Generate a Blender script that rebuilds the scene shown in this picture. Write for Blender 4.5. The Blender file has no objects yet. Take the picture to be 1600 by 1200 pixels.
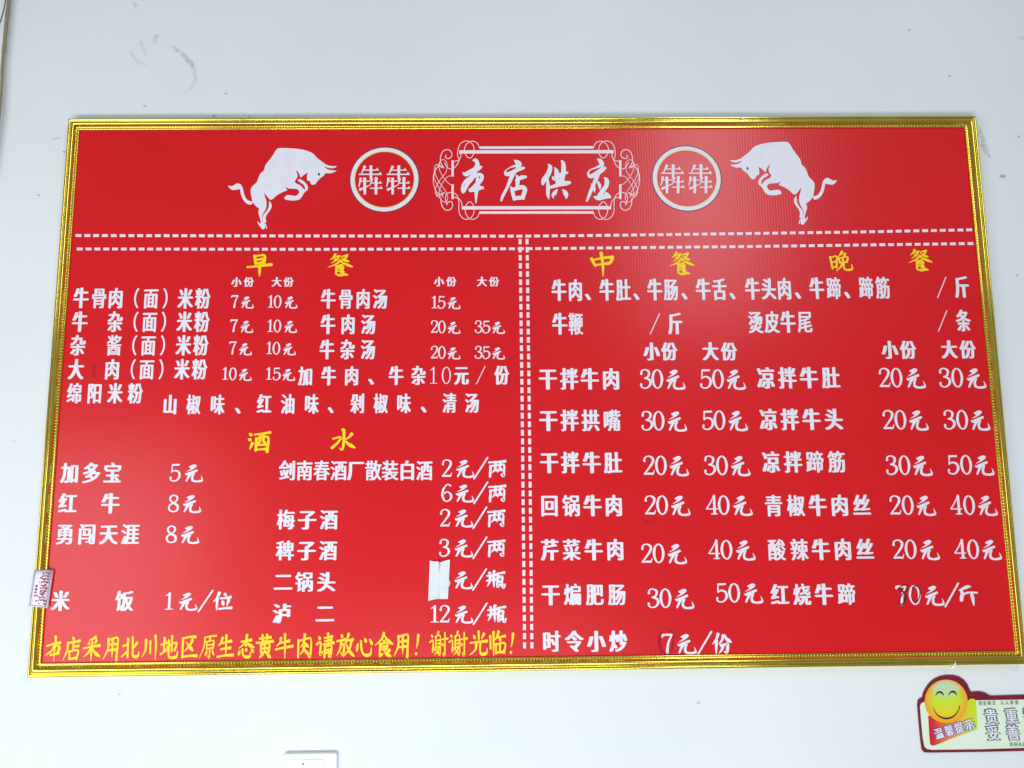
import bpy, math, random
from mathutils import Vector, Matrix, noise
from mathutils.geometry import tessellate_polygon
random.seed(7)
S = bpy.context.scene

# ------------------------------------------------------------------ camera
CAM = Vector((-0.05188763, -1.41408202, 1.79953954))
EUL = (1.7094040626, 0.0083672048, -0.0138393561)
cd = bpy.data.cameras.new('camera'); cam = bpy.data.objects.new('camera', cd)
S.collection.objects.link(cam); cam.location = CAM; cam.rotation_euler = EUL
cd.sensor_width = 36; cd.lens = 36*1250/1600; cd.clip_start = .01; cd.clip_end = 100
S.camera = cam
import mathutils
ROT = mathutils.Euler(EUL).to_matrix()

# ------------------------------------------------------------------ world, lamps, exposure
w = bpy.data.worlds.new('World'); S.world = w; w.use_nodes = True
nt = w.node_tree; bg = nt.nodes['Background']
tc = nt.nodes.new('ShaderNodeTexCoord'); sp = nt.nodes.new('ShaderNodeSeparateXYZ'); cr = nt.nodes.new('ShaderNodeValToRGB')
mr = nt.nodes.new('ShaderNodeMapRange'); mr.inputs['From Min'].default_value = -1; mr.inputs['From Max'].default_value = 1
nt.links.new(tc.outputs['Generated'], sp.inputs[0]); nt.links.new(sp.outputs['Z'], mr.inputs['Value'])
nt.links.new(mr.outputs[0], cr.inputs[0]); nt.links.new(cr.outputs[0], bg.inputs['Color'])
cr.color_ramp.elements[0].color = (.40, .42, .44, 1); cr.color_ramp.elements[1].color = (.56, .65, .72, 1)
bg.inputs['Strength'].default_value = 0.49
S.view_settings.view_transform = 'Standard'; S.view_settings.look = 'None'
S.view_settings.exposure = 0.06; S.view_settings.gamma = 1.0


def lamp(name, loc, target, sx, sy, power, col):
    d = bpy.data.lights.new(name, 'AREA'); d.shape = 'RECTANGLE'; d.size = sx; d.size_y = sy
    d.energy = power; d.color = col
    o = bpy.data.objects.new(name, d); S.collection.objects.link(o); o.location = loc
    o.rotation_euler = (Vector(target)-Vector(loc)).to_track_quat('-Z', 'Y').to_euler()
    return o


lamp('counter_bounce_light', (-.40, -2.3, .42), (-.30, 0, 1.5), 1.9, .6, 54, (.90, .955, 1))
lamp('doorway_light', (-1.72, -1.85, 1.25), (-.5, 0, 1.5), .85, 1.5, 18, (.89, .95, 1))
lamp('window_light', (.92, -2.2, 3.25), (.35, 0, 2.0), .35, 1.2, 14, (.89, .95, 1))


# ------------------------------------------------------------------ photo pixel -> point on the wall plane (depth d in front of the print)
def P(px, py, d=0.0):
    v = ROT @ Vector(((px-800)/1250, -(py-600)/1250, -1))
    t = (-d - CAM.y)/v.y
    return CAM + v*t


WALL = -0.015      # the wall lies 15 mm behind the print


# ------------------------------------------------------------------ materials
def mat(name, col, rough=.6, metal=0, spec=.5, coat=0):
    m = bpy.data.materials.new(name); m.use_nodes = True
    b = m.node_tree.nodes['Principled BSDF']
    b.inputs['Base Color'].default_value = (*col, 1); b.inputs['Roughness'].default_value = rough
    b.inputs['Metallic'].default_value = metal; b.inputs['Specular IOR Level'].default_value = spec
    b.inputs['Coat Weight'].default_value = coat
    return m


def N(m, t, **k):
    n = m.node_tree.nodes.new(t)
    for a, v in k.items():
        if a in n.inputs.keys(): n.inputs[a].default_value = v
        else: setattr(n, a, v)
    return n


def L(m, a, b): m.node_tree.links.new(a, b)


def mottled(name, c1, c2, scale, rough, metal=0, bump=0, bscale=200, dist=.001, spec=.5, rvar=0):
    m = mat(name, c1, rough, metal, spec); b = m.node_tree.nodes['Principled BSDF']
    t = N(m, 'ShaderNodeTexCoord'); n = N(m, 'ShaderNodeTexNoise', Scale=scale, Detail=6)
    r = N(m, 'ShaderNodeValToRGB'); r.color_ramp.elements[0].position = .3; r.color_ramp.elements[1].position = .72
    r.color_ramp.elements[0].color = (*c1, 1); r.color_ramp.elements[1].color = (*c2, 1)
    L(m, t.outputs['Object'], n.inputs['Vector']); L(m, n.outputs['Fac'], r.inputs[0]); L(m, r.outputs[0], b.inputs['Base Color'])
    if bump:
        n2 = N(m, 'ShaderNodeTexNoise', Scale=bscale, Detail=4); bp = N(m, 'ShaderNodeBump', Strength=bump, Distance=dist)
        L(m, t.outputs['Object'], n2.inputs['Vector']); L(m, n2.outputs['Fac'], bp.inputs['Height']); L(m, bp.outputs[0], b.inputs['Normal'])
    if rvar:
        mp = N(m, 'ShaderNodeMapRange'); mp.inputs['To Min'].default_value = rough-rvar; mp.inputs['To Max'].default_value = rough+rvar
        L(m, n.outputs['Fac'], mp.inputs['Value']); L(m, mp.outputs[0], b.inputs['Roughness'])
    return m


M_wall = mottled('painted_plaster', (.69, .715, .72), (.76, .78, .785), 1.6, .75, 0, .35, 60, .0015, .25)
M_white = mottled('white_print', (.73, .70, .76), (.78, .75, .82), 60, .5, 0, 0, 1, 1, .3)
M_pink = mottled('pale_pink_print', (.82, .66, .70), (.86, .72, .76), 60, .5, 0, 0, 1, 1, .3)
M_ring = mottled('cream_print', (.74, .70, .66), (.78, .75, .71), 60, .5, 0, 0, 1, 1, .3)
M_yellow = mottled('yellow_print', (.92, .58, .010), (.90, .67, .014), 90, .5, 0, 0, 1, 1, .3)
M_gold = mottled('gold_foil_moulding', (.76, .55, .07), (.84, .64, .11), 25, .15, 1, .05, 45, .0008, .5, .04)
M_bead = mottled('gold_foil_beading', (.72, .53, .05), (.80, .60, .09), 60, .30, 1)
M_navy = mat('dark_blue_print', (.03, .025, .14), .5)
M_goldprint = mat('gold_print', (.72, .33, .05), .5)
M_paper = mottled('white_paper', (.66, .68, .70), (.72, .74, .76), 80, .7, 0, .2, 160, .0008, .2)
M_label = mottled('lilac_paper', (.76, .67, .82), (.82, .75, .87), 50, .55)
M_purple = mat('purple_print', (.30, .006, .05), .6)
M_grey = mat('grey_print', (.24, .2, .3), .6)
M_black = mat('black_print', (.012, .012, .015), .5)
M_ink = mat('black_pen_ink', (.03, .008, .03), .45)
M_maroon = mottled('maroon_print', (.16, .004, .016), (.21, .006, .024), 40, .4)
M_mint = mottled('pale_mint_print', (.70, .80, .62), (.75, .84, .68), 30, .4)
M_green = mat('green_print', (.03, .16, .06), .5)
M_dgreen = mat('grey_green_print', (.10, .11, .12), .5)
M_blue = mat('blue_print', (.10, .13, .55), .45)
M_plaster = mottled('white_plaster', (.86, .86, .84), (.9, .9, .88), 200, .8, 0, .5, 500, .001)
M_plastic = mottled('white_plastic', (.74, .76, .76), (.76, .77, .77), 10, .3)
M_cable = mottled('black_rubber', (.015, .02, .025), (.03, .03, .035), 80, .5)
M_side = mat('foam_board_edge', (.7, .7, .68), .8)

# the red corrugated-plastic print: fine vertical flutes under the film
M_red = mat('red_print', (.63, .007, .011), .27, 0, .36)
b = M_red.node_tree.nodes['Principled BSDF']
t = N(M_red, 'ShaderNodeTexCoord')
n1 = N(M_red, 'ShaderNodeTexNoise', Scale=3.0, Detail=5); r1 = N(M_red, 'ShaderNodeValToRGB')
r1.color_ramp.elements[0].position = .25; r1.color_ramp.elements[1].position = .75
r1.color_ramp.elements[0].color = (.61, .006, .009, 1); r1.color_ramp.elements[1].color = (.66, .009, .014, 1)
L(M_red, t.outputs['Object'], n1.inputs['Vector']); L(M_red, n1.outputs['Fac'], r1.inputs[0]); L(M_red, r1.outputs[0], b.inputs['Base Color'])
mp = N(M_red, 'ShaderNodeMapping'); mp.inputs['Scale'].default_value = (1, 0, .012)
L(M_red, t.outputs['Object'], mp.inputs['Vector'])
wv = N(M_red, 'ShaderNodeTexWave', Scale=62.0, Distortion=1.2, Detail=2); wv.inputs['Detail Scale'].default_value = 1.5
L(M_red, mp.outputs[0], wv.inputs['Vector'])
ns = N(M_red, 'ShaderNodeTexNoise', Scale=330.0, Detail=3); L(M_red, mp.outputs[0], ns.inputs['Vector'])
ng = N(M_red, 'ShaderNodeTexNoise', Scale=700.0, Detail=2); L(M_red, t.outputs['Object'], ng.inputs['Vector'])
ad = N(M_red, 'ShaderNodeMath', operation='ADD'); L(M_red, wv.outputs['Fac'], ad.inputs[0]); L(M_red, ns.outputs['Fac'], ad.inputs[1])
ad2 = N(M_red, 'ShaderNodeMath', operation='MULTIPLY_ADD'); ad2.inputs[1].default_value = .5
L(M_red, ng.outputs['Fac'], ad2.inputs[0]); L(M_red, ad.outputs[0], ad2.inputs[2])
bp = N(M_red, 'ShaderNodeBump', Strength=.2, Distance=.00022); L(M_red, ad2.outputs[0], bp.inputs['Height']); L(M_red, bp.outputs[0], b.inputs['Normal'])


def smear(name, col, strength, scale=300):
    """dirt that fades out at the ribbon's edges (UV v) and breaks up in noise"""
    m = mat(name, col, .8, 0, .2); b = m.node_tree.nodes['Principled BSDF']
    uv = N(m, 'ShaderNodeUVMap'); sp = N(m, 'ShaderNodeSeparateXYZ'); L(m, uv.outputs[0], sp.inputs[0])
    a1 = N(m, 'ShaderNodeMath', operation='MULTIPLY_ADD'); a1.inputs[1].default_value = 2; a1.inputs[2].default_value = -1; L(m, sp.outputs['Y'], a1.inputs[0])
    a2 = N(m, 'ShaderNodeMath', operation='ABSOLUTE'); L(m, a1.outputs[0], a2.inputs[0])
    a3 = N(m, 'ShaderNodeMath', operation='SUBTRACT'); a3.inputs[0].default_value = 1; L(m, a2.outputs[0], a3.inputs[1])
    e1 = N(m, 'ShaderNodeMath', operation='MULTIPLY_ADD'); e1.inputs[1].default_value = 2; e1.inputs[2].default_value = -1; L(m, sp.outputs['X'], e1.inputs[0])
    e2 = N(m, 'ShaderNodeMath', operation='POWER'); e2.inputs[1].default_value = 4; L(m, e1.outputs[0], e2.inputs[0])
    e3 = N(m, 'ShaderNodeMath', operation='SUBTRACT'); e3.inputs[0].default_value = 1; L(m, e2.outputs[0], e3.inputs[1])
    t = N(m, 'ShaderNodeTexCoord'); n = N(m, 'ShaderNodeTexNoise', Scale=scale, Detail=5); L(m, t.outputs['Object'], n.inputs['Vector'])
    r = N(m, 'ShaderNodeMapRange'); r.inputs['From Min'].default_value = .35; r.inputs['From Max'].default_value = .7; L(m, n.outputs['Fac'], r.inputs['Value'])
    m1 = N(m, 'ShaderNodeMath', operation='MULTIPLY'); L(m, a3.outputs[0], m1.inputs[0]); L(m, r.outputs[0], m1.inputs[1])
    m2 = N(m, 'ShaderNodeMath', operation='MULTIPLY'); L(m, m1.outputs[0], m2.inputs[0]); L(m, e3.outputs[0], m2.inputs[1])
    m3 = N(m, 'ShaderNodeMath', operation='MULTIPLY', use_clamp=True); m3.inputs[1].default_value = strength; L(m, m2.outputs[0], m3.inputs[0])
    L(m, m3.outputs[0], b.inputs['Alpha'])
    return m


M_stain = smear('tea_stain', (.40, .36, .26), .38, 90)
M_smoke = smear('grey_smudge', (.24, .22, .24), .55, 200)
M_speck = smear('grey_speck', (.22, .21, .20), 1.3, 400)
M_penfade = smear('faded_pen', (.16, .012, .05), .95, 500)


# ------------------------------------------------------------------ objects
def link(name, me, parent=None, **props):
    o = bpy.data.objects.new(name, me); S.collection.objects.link(o)
    if parent is not None:
        o.parent = parent
        o.matrix_parent_inverse = Matrix.Translation(-Vector(parent.location)) if parent.location.length else Matrix()
    for k, v in props.items(): o[k] = v
    return o


def empty(name, loc, **props):
    o = link(name, None, None, **props); o.location = loc; return o


class MB:
    def __init__(s): s.v = []; s.f = []; s.uv = {}; s.col = {}
    def add(s, vs, fs):
        n = len(s.v); s.v += [tuple(q) for q in vs]; s.f += [tuple(i+n for i in f) for f in fs]; return n
    def build(s, name, m, parent=None, smooth=False, **props):
        me = bpy.data.meshes.new(name); me.from_pydata(s.v, [], s.f)
        if m: me.materials.append(m)
        if s.uv:
            l = me.uv_layers.new(name='UVMap')
            for lp in me.loops: l.data[lp.index].uv = s.uv.get(lp.vertex_index, (0, 0))
        if s.col:
            ca = me.color_attributes.new('print', 'FLOAT_COLOR', 'POINT')
            for i in range(len(s.v)): ca.data[i].color = (*s.col.get(i, (1, 1, 1)), 1)
        if smooth:
            for p in me.polygons: p.use_smooth = True
        me.update()
        return link(name, me, parent, **props)


KZ = [0]
def nextd(base):
    """each printed piece sits a hair (0.015 mm) off its neighbours, never in one plane"""
    KZ[0] = (KZ[0]+1) % 24
    return base + .0003 + KZ[0]*.000015


def catmull(pts, n=5):
    if len(pts) < 3: n = 1 if len(pts) < 2 else 3
    out = []
    for i in range(len(pts)-1):
        p0 = pts[max(i-1, 0)]; p1 = pts[i]; p2 = pts[i+1]; p3 = pts[min(i+2, len(pts)-1)]
        for k in range(n):
            t = k/n
            out.append(tuple(.5*((2*b)+(c-a)*t+(2*a-5*b+4*c-d)*t*t+(3*b-a-3*c+d)*t**3) for a, b, c, d in zip(p0, p1, p2, p3)))
    out.append(tuple(pts[-1]))
    return out


def ribbon(pts, closed_caps=True):
    """2-D ribbon (x,y,w) -> verts, faces, uv"""
    vs = []; fs = []; uv = []
    n = len(pts)
    for i, (x, y, wd) in enumerate(pts):
        a = pts[max(i-1, 0)]; c = pts[min(i+1, n-1)]
        dx, dy = c[0]-a[0], c[1]-a[1]; l = math.hypot(dx, dy) or 1
        nx, ny = -dy/l, dx/l; h = max(wd, .01)/2
        vs += [(x+nx*h, y+ny*h), (x-nx*h, y-ny*h)]; uv += [(i/(n-1), 0), (i/(n-1), 1)]
        if i: fs.append((2*i-2, 2*i, 2*i+1, 2*i-1))
    if closed_caps:
        for e, o in ((0, 1), (n-1, n-2)):
            x, y, wd = pts[e]; dx, dy = x-pts[o][0], y-pts[o][1]; l = math.hypot(dx, dy) or 1
            dx /= l; dy /= l; h = max(wd, .01)/2; base = len(vs)
            for k in range(1, 4):
                a = math.pi*k/4-math.pi/2; s_ = math.sin(a); c_ = math.cos(a)*.8
                sg = -1 if e == 0 else 1
                # cap runs from first rim vertex to second
                vs.append((x+dx*h*c_ + (-dy*sg)*(-s_)*h*1, y+dy*h*c_ + (dx*sg)*(-s_)*h*1)); uv.append((0 if e == 0 else 1, .5))
            fs.append((2*e, base, base+1, base+2, 2*e+1))
    return vs, fs, uv


def add_px(mb, vs, fs, d, uv=None):
    """add a 2-D shape given in photo pixels onto the plane at depth d"""
    n = mb.add([P(x, y, d) for x, y in vs], fs)
    if uv:
        for i, q in enumerate(uv): mb.uv[n+i] = q


def stroke_px(mb, pts, d=None, base=0.0, sub=5, caps=True, keepuv=False):
    vs, fs, uv = ribbon(catmull(pts, sub), caps)
    add_px(mb, vs, fs, nextd(base) if d is None else d, uv if keepuv else None)


def poly_px(mb, pts, d=None, base=0.0, smooth=True):
    if smooth:
        n = len(pts); out = []
        def corner(i):
            a, b_, c = pts[i-1], pts[i], pts[(i+1) % n]
            v1 = (b_[0]-a[0], b_[1]-a[1]); v2 = (c[0]-b_[0], c[1]-b_[1])
            cs = (v1[0]*v2[0]+v1[1]*v2[1])/((math.hypot(*v1)*math.hypot(*v2)) or 1)
            return cs < .35
        for i in range(n):
            p1 = pts[i]; p2 = pts[(i+1) % n]
            p0 = p1 if corner(i) else pts[i-1]; p3 = p2 if corner((i+1) % n) else pts[(i+2) % n]
            for k in range(3):
                t = k/3
                out.append(tuple(.5*((2*b)+(c-a)*t+(2*a-5*b+4*c-d_)*t*t+(3*b-a-3*c+d_)*t**3) for a, b, c, d_ in zip(p0, p1, p2, p3)))
        pts = out
    tri = tessellate_polygon([[Vector((x, y, 0)) for x, y in pts]])
    add_px(mb, pts, [tuple(t) for t in tri], nextd(base) if d is None else d)


# ------------------------------------------------------------------ glyph sources
_fc = bpy.data.curves.new('glyph_source', 'FONT'); _fo = bpy.data.objects.new('glyph_source', _fc); S.collection.objects.link(_fo)
_cache = {}
def hei(ch):
    """outline of one character, em box centred on 0,0 (size 1), y up"""
    if ch in _cache: return _cache[ch]
    _fc.body = ch; _fc.resolution_u = 3
    dg = bpy.context.evaluated_depsgraph_get(); dg.update()
    me = bpy.data.meshes.new_from_object(_fo.evaluated_get(dg))
    cjk = ord(ch) > 0x2000
    cx = .5 if cjk and ch not in '、（）' else (max(v.co.x for v in me.vertices)+min(v.co.x for v in me.vertices))/2
    cy = .38 if cjk else .35
    vs = [(v.co.x-cx, v.co.y-cy) for v in me.vertices]; fs = [tuple(p.vertices) for p in me.polygons]
    area = sum(p.area for p in me.polygons)
    bpy.data.meshes.remove(me)
    _cache[ch] = (vs, fs, area)
    return _cache[ch]


# brush characters, drawn stroke by stroke in a 100 x 100 box (y down).
# H heng, V/S shu (tapered / blunt), P pie, N na, D dot, C hook curve, Z thin
PROFILE = {'H': (.75, .70, .85, 1.15), 'S': (1.15, .9, .95, .9), 'V': (1.2, .95, .85, .25), 'P': (1.25, 1.0, .7, .2),
           'N': (.35, .8, 1.45, .5), 'D': (.4, 1.1, 1.3, .5), 'C': (1.0, .85, 1.15, .4), 'Z': (.5, .5, .5, .4)}
BR = {
'两': 'H4,14 50,12 96,8;S14,34 10,96;H14,34 60,30 88,28 88,70 86,92 76,84;P42,12 38,50 22,74;D38,48 50,64;P68,12 64,48 52,72;D64,46 78,62',
'瓶': 'D12,4 20,16;P42,0 34,18;H2,26 50,20;P20,24 16,60 2,86;V38,22 40,92;H0,54 54,46;H56,14 98,8;S64,14 58,86 74,76;C62,38 86,32 84,66 90,90 98,88 102,72;D66,54 75,64',
'位': 'P32,0 22,26 0,52;V22,34 20,100;D60,2 70,18;H40,32 70,30 96,25;D50,44 58,72;P86,40 76,76;H32,92 66,88 102,86',
'份': 'P34,0 24,26 2,52;V24,32 20,100;P62,8 54,32 34,52;N70,4 80,26 104,42;C46,58 70,54 84,52 78,92 64,88;P60,56 52,78 34,98',
'早': 'S28,8 34,48;H30,12 52,6 72,10 68,44;H36,27 60,24;H34,44 66,40;H-2,62 40,58 102,50;V52,44 52,106',
'餐': 'P30,0 22,14 8,26;H28,12 48,8;P46,8 36,26 12,42;D26,20 34,28;H58,10 82,4;P80,6 68,26 50,36;N56,14 70,28 90,34;P52,28 34,46 -2,62;N50,34 74,46 106,60;H36,54 60,50;S36,54 34,92;C38,60 64,58 60,78;H38,69 58,66;H38,80 60,76;P66,80 50,92;C36,94 52,100 74,96;N52,78 66,92 86,98',
'中': 'S2,24 10,42 20,58;H8,32 50,22 98,18;P96,20 86,44 70,54;H18,54 50,50 78,46;V46,-2 52,50 52,106',
'晚': 'S4,28 12,86;H8,32 34,26 30,80;H12,54 28,51;H14,78 32,74;P60,2 50,18 38,32;H56,14 76,11 66,28;S42,34 48,58;H46,35 84,29 78,54;H48,56 78,52;S62,32 60,54;P60,56 50,76 28,98;C66,54 64,82 80,92 102,86 100,66',
'酒': 'D2,8 14,20;D-2,36 12,44;P18,58 6,90;H26,15 60,10 98,4;S36,34 34,96;H36,36 64,31 90,30 86,102;S52,12 52,48 42,62;S68,12 68,46 76,56;H42,68 80,65;H38,90 84,87',
'水': 'P48,-4 54,8 52,80 44,98 34,86;H4,42 40,34 26,62 0,88;P90,18 78,34 60,46;N54,44 74,68 106,88',
'采': 'P72,0 50,10 32,14;D28,22 36,32;D50,18 55,29;P78,14 66,32;H0,50 50,42 100,38;V50,34 50,106;P48,48 30,70 4,88;N54,46 72,70 104,86',
'用': 'P28,10 26,56 0,100;H28,14 60,6 86,8 84,60 82,104;H30,36 76,32;H28,60 76,56;V54,12 54,90',
'北': 'S32,10 34,92;H2,42 32,34;H-2,88 34,64;P88,28 74,44 58,50;C60,2 64,60 66,84 82,90 100,84 100,66',
'川': 'P24,16 22,60 2,92;S50,22 52,74;V80,-2 86,40 84,104',
'地': 'H0,38 38,28;V20,8 18,74;H-2,80 38,60;H36,48 94,28 84,62;S66,0 66,68;C48,18 48,74 56,94 90,94 100,86 102,66',
'区': 'H12,10 60,4 92,4;P74,18 56,44 26,68;N34,26 56,46 80,66;S16,12 16,92;H12,94 56,88 104,88',
'原': 'H26,8 60,2 98,0;P30,8 24,50 -2,100;P62,10 52,24;S40,26 42,60;H40,28 84,22 80,56;H44,42 78,38;H42,57 78,54;C60,58 60,96 50,88;D46,66 34,88;D74,64 88,86',
'生': 'P32,10 22,32 4,46;H24,34 86,24;H22,60 82,54;H2,94 50,88 100,86;V54,-2 54,90',
'态': 'H18,28 80,20;P52,-2 44,30 4,58;N50,28 68,42 98,54;D44,38 52,48;D12,66 4,88;C28,62 32,86 50,96 74,92 76,74;D46,58 54,70;D80,60 96,76',
'黄': 'H16,15 86,9;S34,0 37,28;S62,-2 62,28;H-2,34 50,31 100,27;S26,43 28,78;H28,43 78,38 74,76;H28,59 74,57;H28,77 74,75;S50,28 50,74;P38,84 18,102;D62,82 88,100',
'牛': 'P30,14 24,34 2,50;H22,36 82,26;H-2,64 50,56 102,50;V54,-4 56,50 56,106',
'肉': 'S12,24 12,100;H12,28 50,20 88,20 86,96 74,86;P50,-2 44,34 24,56;N46,28 56,42 76,54;P48,52 40,72 24,88;N46,60 58,74 74,82',
'请': 'D8,8 20,22;C-2,42 22,36 20,88 36,74;H44,15 92,9;H46,29 88,24;H36,44 102,37;V66,-4 66,42;S48,54 46,102;H48,55 88,50 84,98 74,92;H50,70 82,67;H50,82 82,79',
'放': 'D24,0 34,14;H-2,30 50,23;P24,28 20,64 -2,94;C22,50 44,46 38,88 24,80;P70,-2 60,24 44,44;H60,28 98,22;P88,26 76,64 38,100;N54,36 72,70 106,98',
'心': 'D8,40 2,76;C26,30 34,76 56,94 86,88 90,60;D48,18 60,36;D78,22 98,48',
'食': 'P50,-4 34,26 -4,50;N50,0 70,26 106,46;D46,28 56,36;S28,44 26,98;H28,46 72,40 68,68;H30,57 66,55;H30,69 68,67;C26,98 46,88;P86,72 66,86;N48,70 66,88 96,100',
'谢': 'D4,8 14,22;C-4,42 16,36 14,86 26,72;P48,-4 38,12;S32,16 32,78;H32,19 58,14 57,96 46,88;H34,35 54,33;H34,50 54,47;H24,67 58,61;P50,68 40,84 22,100;H62,31 104,26;C86,0 86,98 74,88;D68,46 77,60',
'光': 'V50,-4 50,40;D18,12 30,28;P82,6 66,30;H0,46 100,38;P36,44 30,76 -4,100;C60,42 58,80 66,96 96,92 100,70',
'临': 'S8,16 10,72;V28,-2 28,104;P58,-4 48,20 36,34;H52,22 98,16;D62,28 73,39;S42,52 42,94;H42,54 96,48 90,90;S66,52 66,88;H42,90 92,87',
'！': 'P60,6 56,40 48,66;D44,84 50,94',
'本': 'P58,-4 60,30 56,60 56,106;H8,38 50,28 88,24;P56,32 40,58 0,80;N58,34 86,44 70,70;H32,78 84,70',
'店': 'D52,-2 64,14;H22,26 98,16;P26,24 22,60 -2,104;S60,28 58,60;H58,44 92,38;S36,62 40,98;H38,64 90,58 82,96;H40,96 82,92',
}
# brush signs traced with explicit widths: (x0,y0,x1,y1 of source box, strokes)
BT = {
'元': ((680, 175, 920, 445), [[(728, 208, 10), (750, 214, 38), (795, 198, 44), (818, 200, 30)], [(806, 205, 40), (775, 236, 30), (740, 262, 16), (696, 284, 5)],
      [(682, 312, 10), (708, 326, 40), (770, 300, 38), (836, 270, 32)], [(768, 312, 36), (735, 355, 32), (700, 428, 24)],
      [(800, 318, 24), (778, 368, 30), (785, 420, 34), (835, 438, 28), (885, 432, 34), (912, 418, 26), (894, 350, 4)]]),
'斤': ((1132, 165, 1305, 475), [[(1136, 236, 12), (1175, 212, 36), (1218, 182, 46), (1244, 186, 18)], [(1150, 235, 24), (1166, 290, 36), (1155, 340, 36), (1150, 402, 30)],
      [(1168, 300, 24), (1230, 272, 32), (1298, 278, 28)], [(1250, 280, 26), (1256, 370, 32), (1262, 474, 10)]]),
'位': None, '份': None}
DG = {
'0': ['31,0,6 14,14,9 6,50,12 14,86,9 31,100,6 48,86,9 56,50,12 48,14,9 31,0,6'],
'1': ['12,18,4 26,12,7 36,2,8', '34,4,12 34,96,12', '12,98,4.5 56,98,4.5'],
'2': ['7,28,11 10,10,7 30,1,6 52,13,11 50,36,11 28,68,8 5,96,6', '5,96,8 30,95,9 52,96,9', '52,97,6 58,78,4'],
'3': ['8,24,11 12,6,7 32,1,6 50,14,11 44,38,9 24,46,5', '24,46,5 50,54,10 57,74,12 44,94,8 24,100,6 7,92,7 6,78,11'],
'4': ['44,0,6 24,38,6 2,70,6', '2,71,5.5 60,71,5.5', '45,0,11 45,97,12', '28,98,4.5 60,98,4.5'],
'5': ['12,5,9 52,4,9', '13,5,6 10,48,6', '10,48,5 26,38,7 50,46,10 57,70,12 44,93,8 24,100,6 6,92,7 6,78,11'],
'6': ['54,8,9 34,1,6 12,28,10 6,66,12 18,94,8 34,100,6 54,86,10 56,62,11 34,44,6 12,58,7'],
'7': ['6,18,6 8,6,10 56,5,10', '56,6,6 36,48,10 28,100,13'],
'8': ['31,1,6 12,12,9 12,32,10 31,49,9', '31,1,6 50,12,9 49,32,9 31,49,6', '31,49,7 8,62,9 8,88,9 31,100,6', '31,49,11 55,64,12 54,90,10 31,100,6'],
'/': ['64,-6,8 0,106,8'],
}


def place(mb, ch, x, y, h, wd, style, base=0.0, shear=0.0, rot=0.0, wmul=1.0, bold=1.0):
    """stamp one character, upright on the board, its centre seen at photo pixel x,y"""
    c = P(x, y, base)
    ux = (P(x+4, y, base)-P(x-4, y, base)).length/8; uy = (P(x, y+4, base)-P(x, y-4, base)).length/8
    W = wd*ux; H = h*uy
    ca, sa = math.cos(rot), math.sin(rot)
    def put(vs, fs):
        d = nextd(base)
        out = []
        for a, b_ in vs:
            a2 = a*W + shear*b_*H; b2 = b_*H
            out.append((c.x+ca*a2-sa*b2, -d, c.z+sa*a2+ca*b2))
        mb.add(out, fs)
    if style == 'K':
        vs, fs, area = hei(ch)
        vs = [(a*1.05, b_*1.10) for a, b_ in vs]
        s = max(.012, min(.072, .086-(area-.12)*.20))*bold
        for dx, dy in ((-s, .004), (-s/3, -.012), (s/3, .012), (s, -.004)):
            put([(a+dx, b_+dy) for a, b_ in vs], fs)
    elif style == 'R':                     # plain weight
        vs, fs, area = hei(ch); put([(a*1.06, b_*1.06) for a, b_ in vs], fs)
        put([(a*1.06+.02*bold, b_*1.06) for a, b_ in vs], fs)
    elif style == 'G':                     # serif numerals, box 62 x 100
        for st in DG[ch]:
            pts = [tuple(float(q) for q in p.split(',')) for p in st.split()]
            asp = h*.62/ (wd or 1)
            pts = [(px_, py_, w_*wmul) for px_, py_, w_ in pts]
            sub = 1 if len(pts) == 2 else 5
            vs, fs, _ = ribbon(catmull(pts, sub) if sub > 1 else pts, ch not in '0')
            put([((a-31)/62, (50-b_)/100) for a, b_ in vs], fs)
    elif style == 'B':
        if BT.get(ch):
            (x0, y0, x1, y1), sts = BT[ch]
            for st in sts:
                vs, fs, _ = ribbon(catmull(st, 5)); put([((a-x0)/(x1-x0)-.5, .5-(b_-y0)/(y1-y0)) for a, b_ in vs], fs)
        else:
            for st in BR[ch].split(';'):
                pr = PROFILE[st[0]]; raw = [tuple(float(q) for q in p.split(',')) for p in st[1:].split()]
                pts = catmull(raw, 5); n = len(pts); o = []
                for i, (a, b_) in enumerate(pts):
                    t_ = i/(n-1)*3; k = min(int(t_), 2); f = t_-k
                    o.append((a, b_, (pr[k]*(1-f)+pr[k+1]*f)*9.5*wmul*(.72 if ch in '餐晚谢原' else 1)))
                vs, fs, _ = ribbon(o); put([(a/100-.5, .5-b_/100) for a, b_ in vs], fs)


def parse(s):
    out = []
    for tk in s.split():
        if '@' in tk: a, b_ = tk.split('@')
        else: a, b_ = tk[0], tk[1:]
        out.append((a, float(b_)))
    return out


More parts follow.
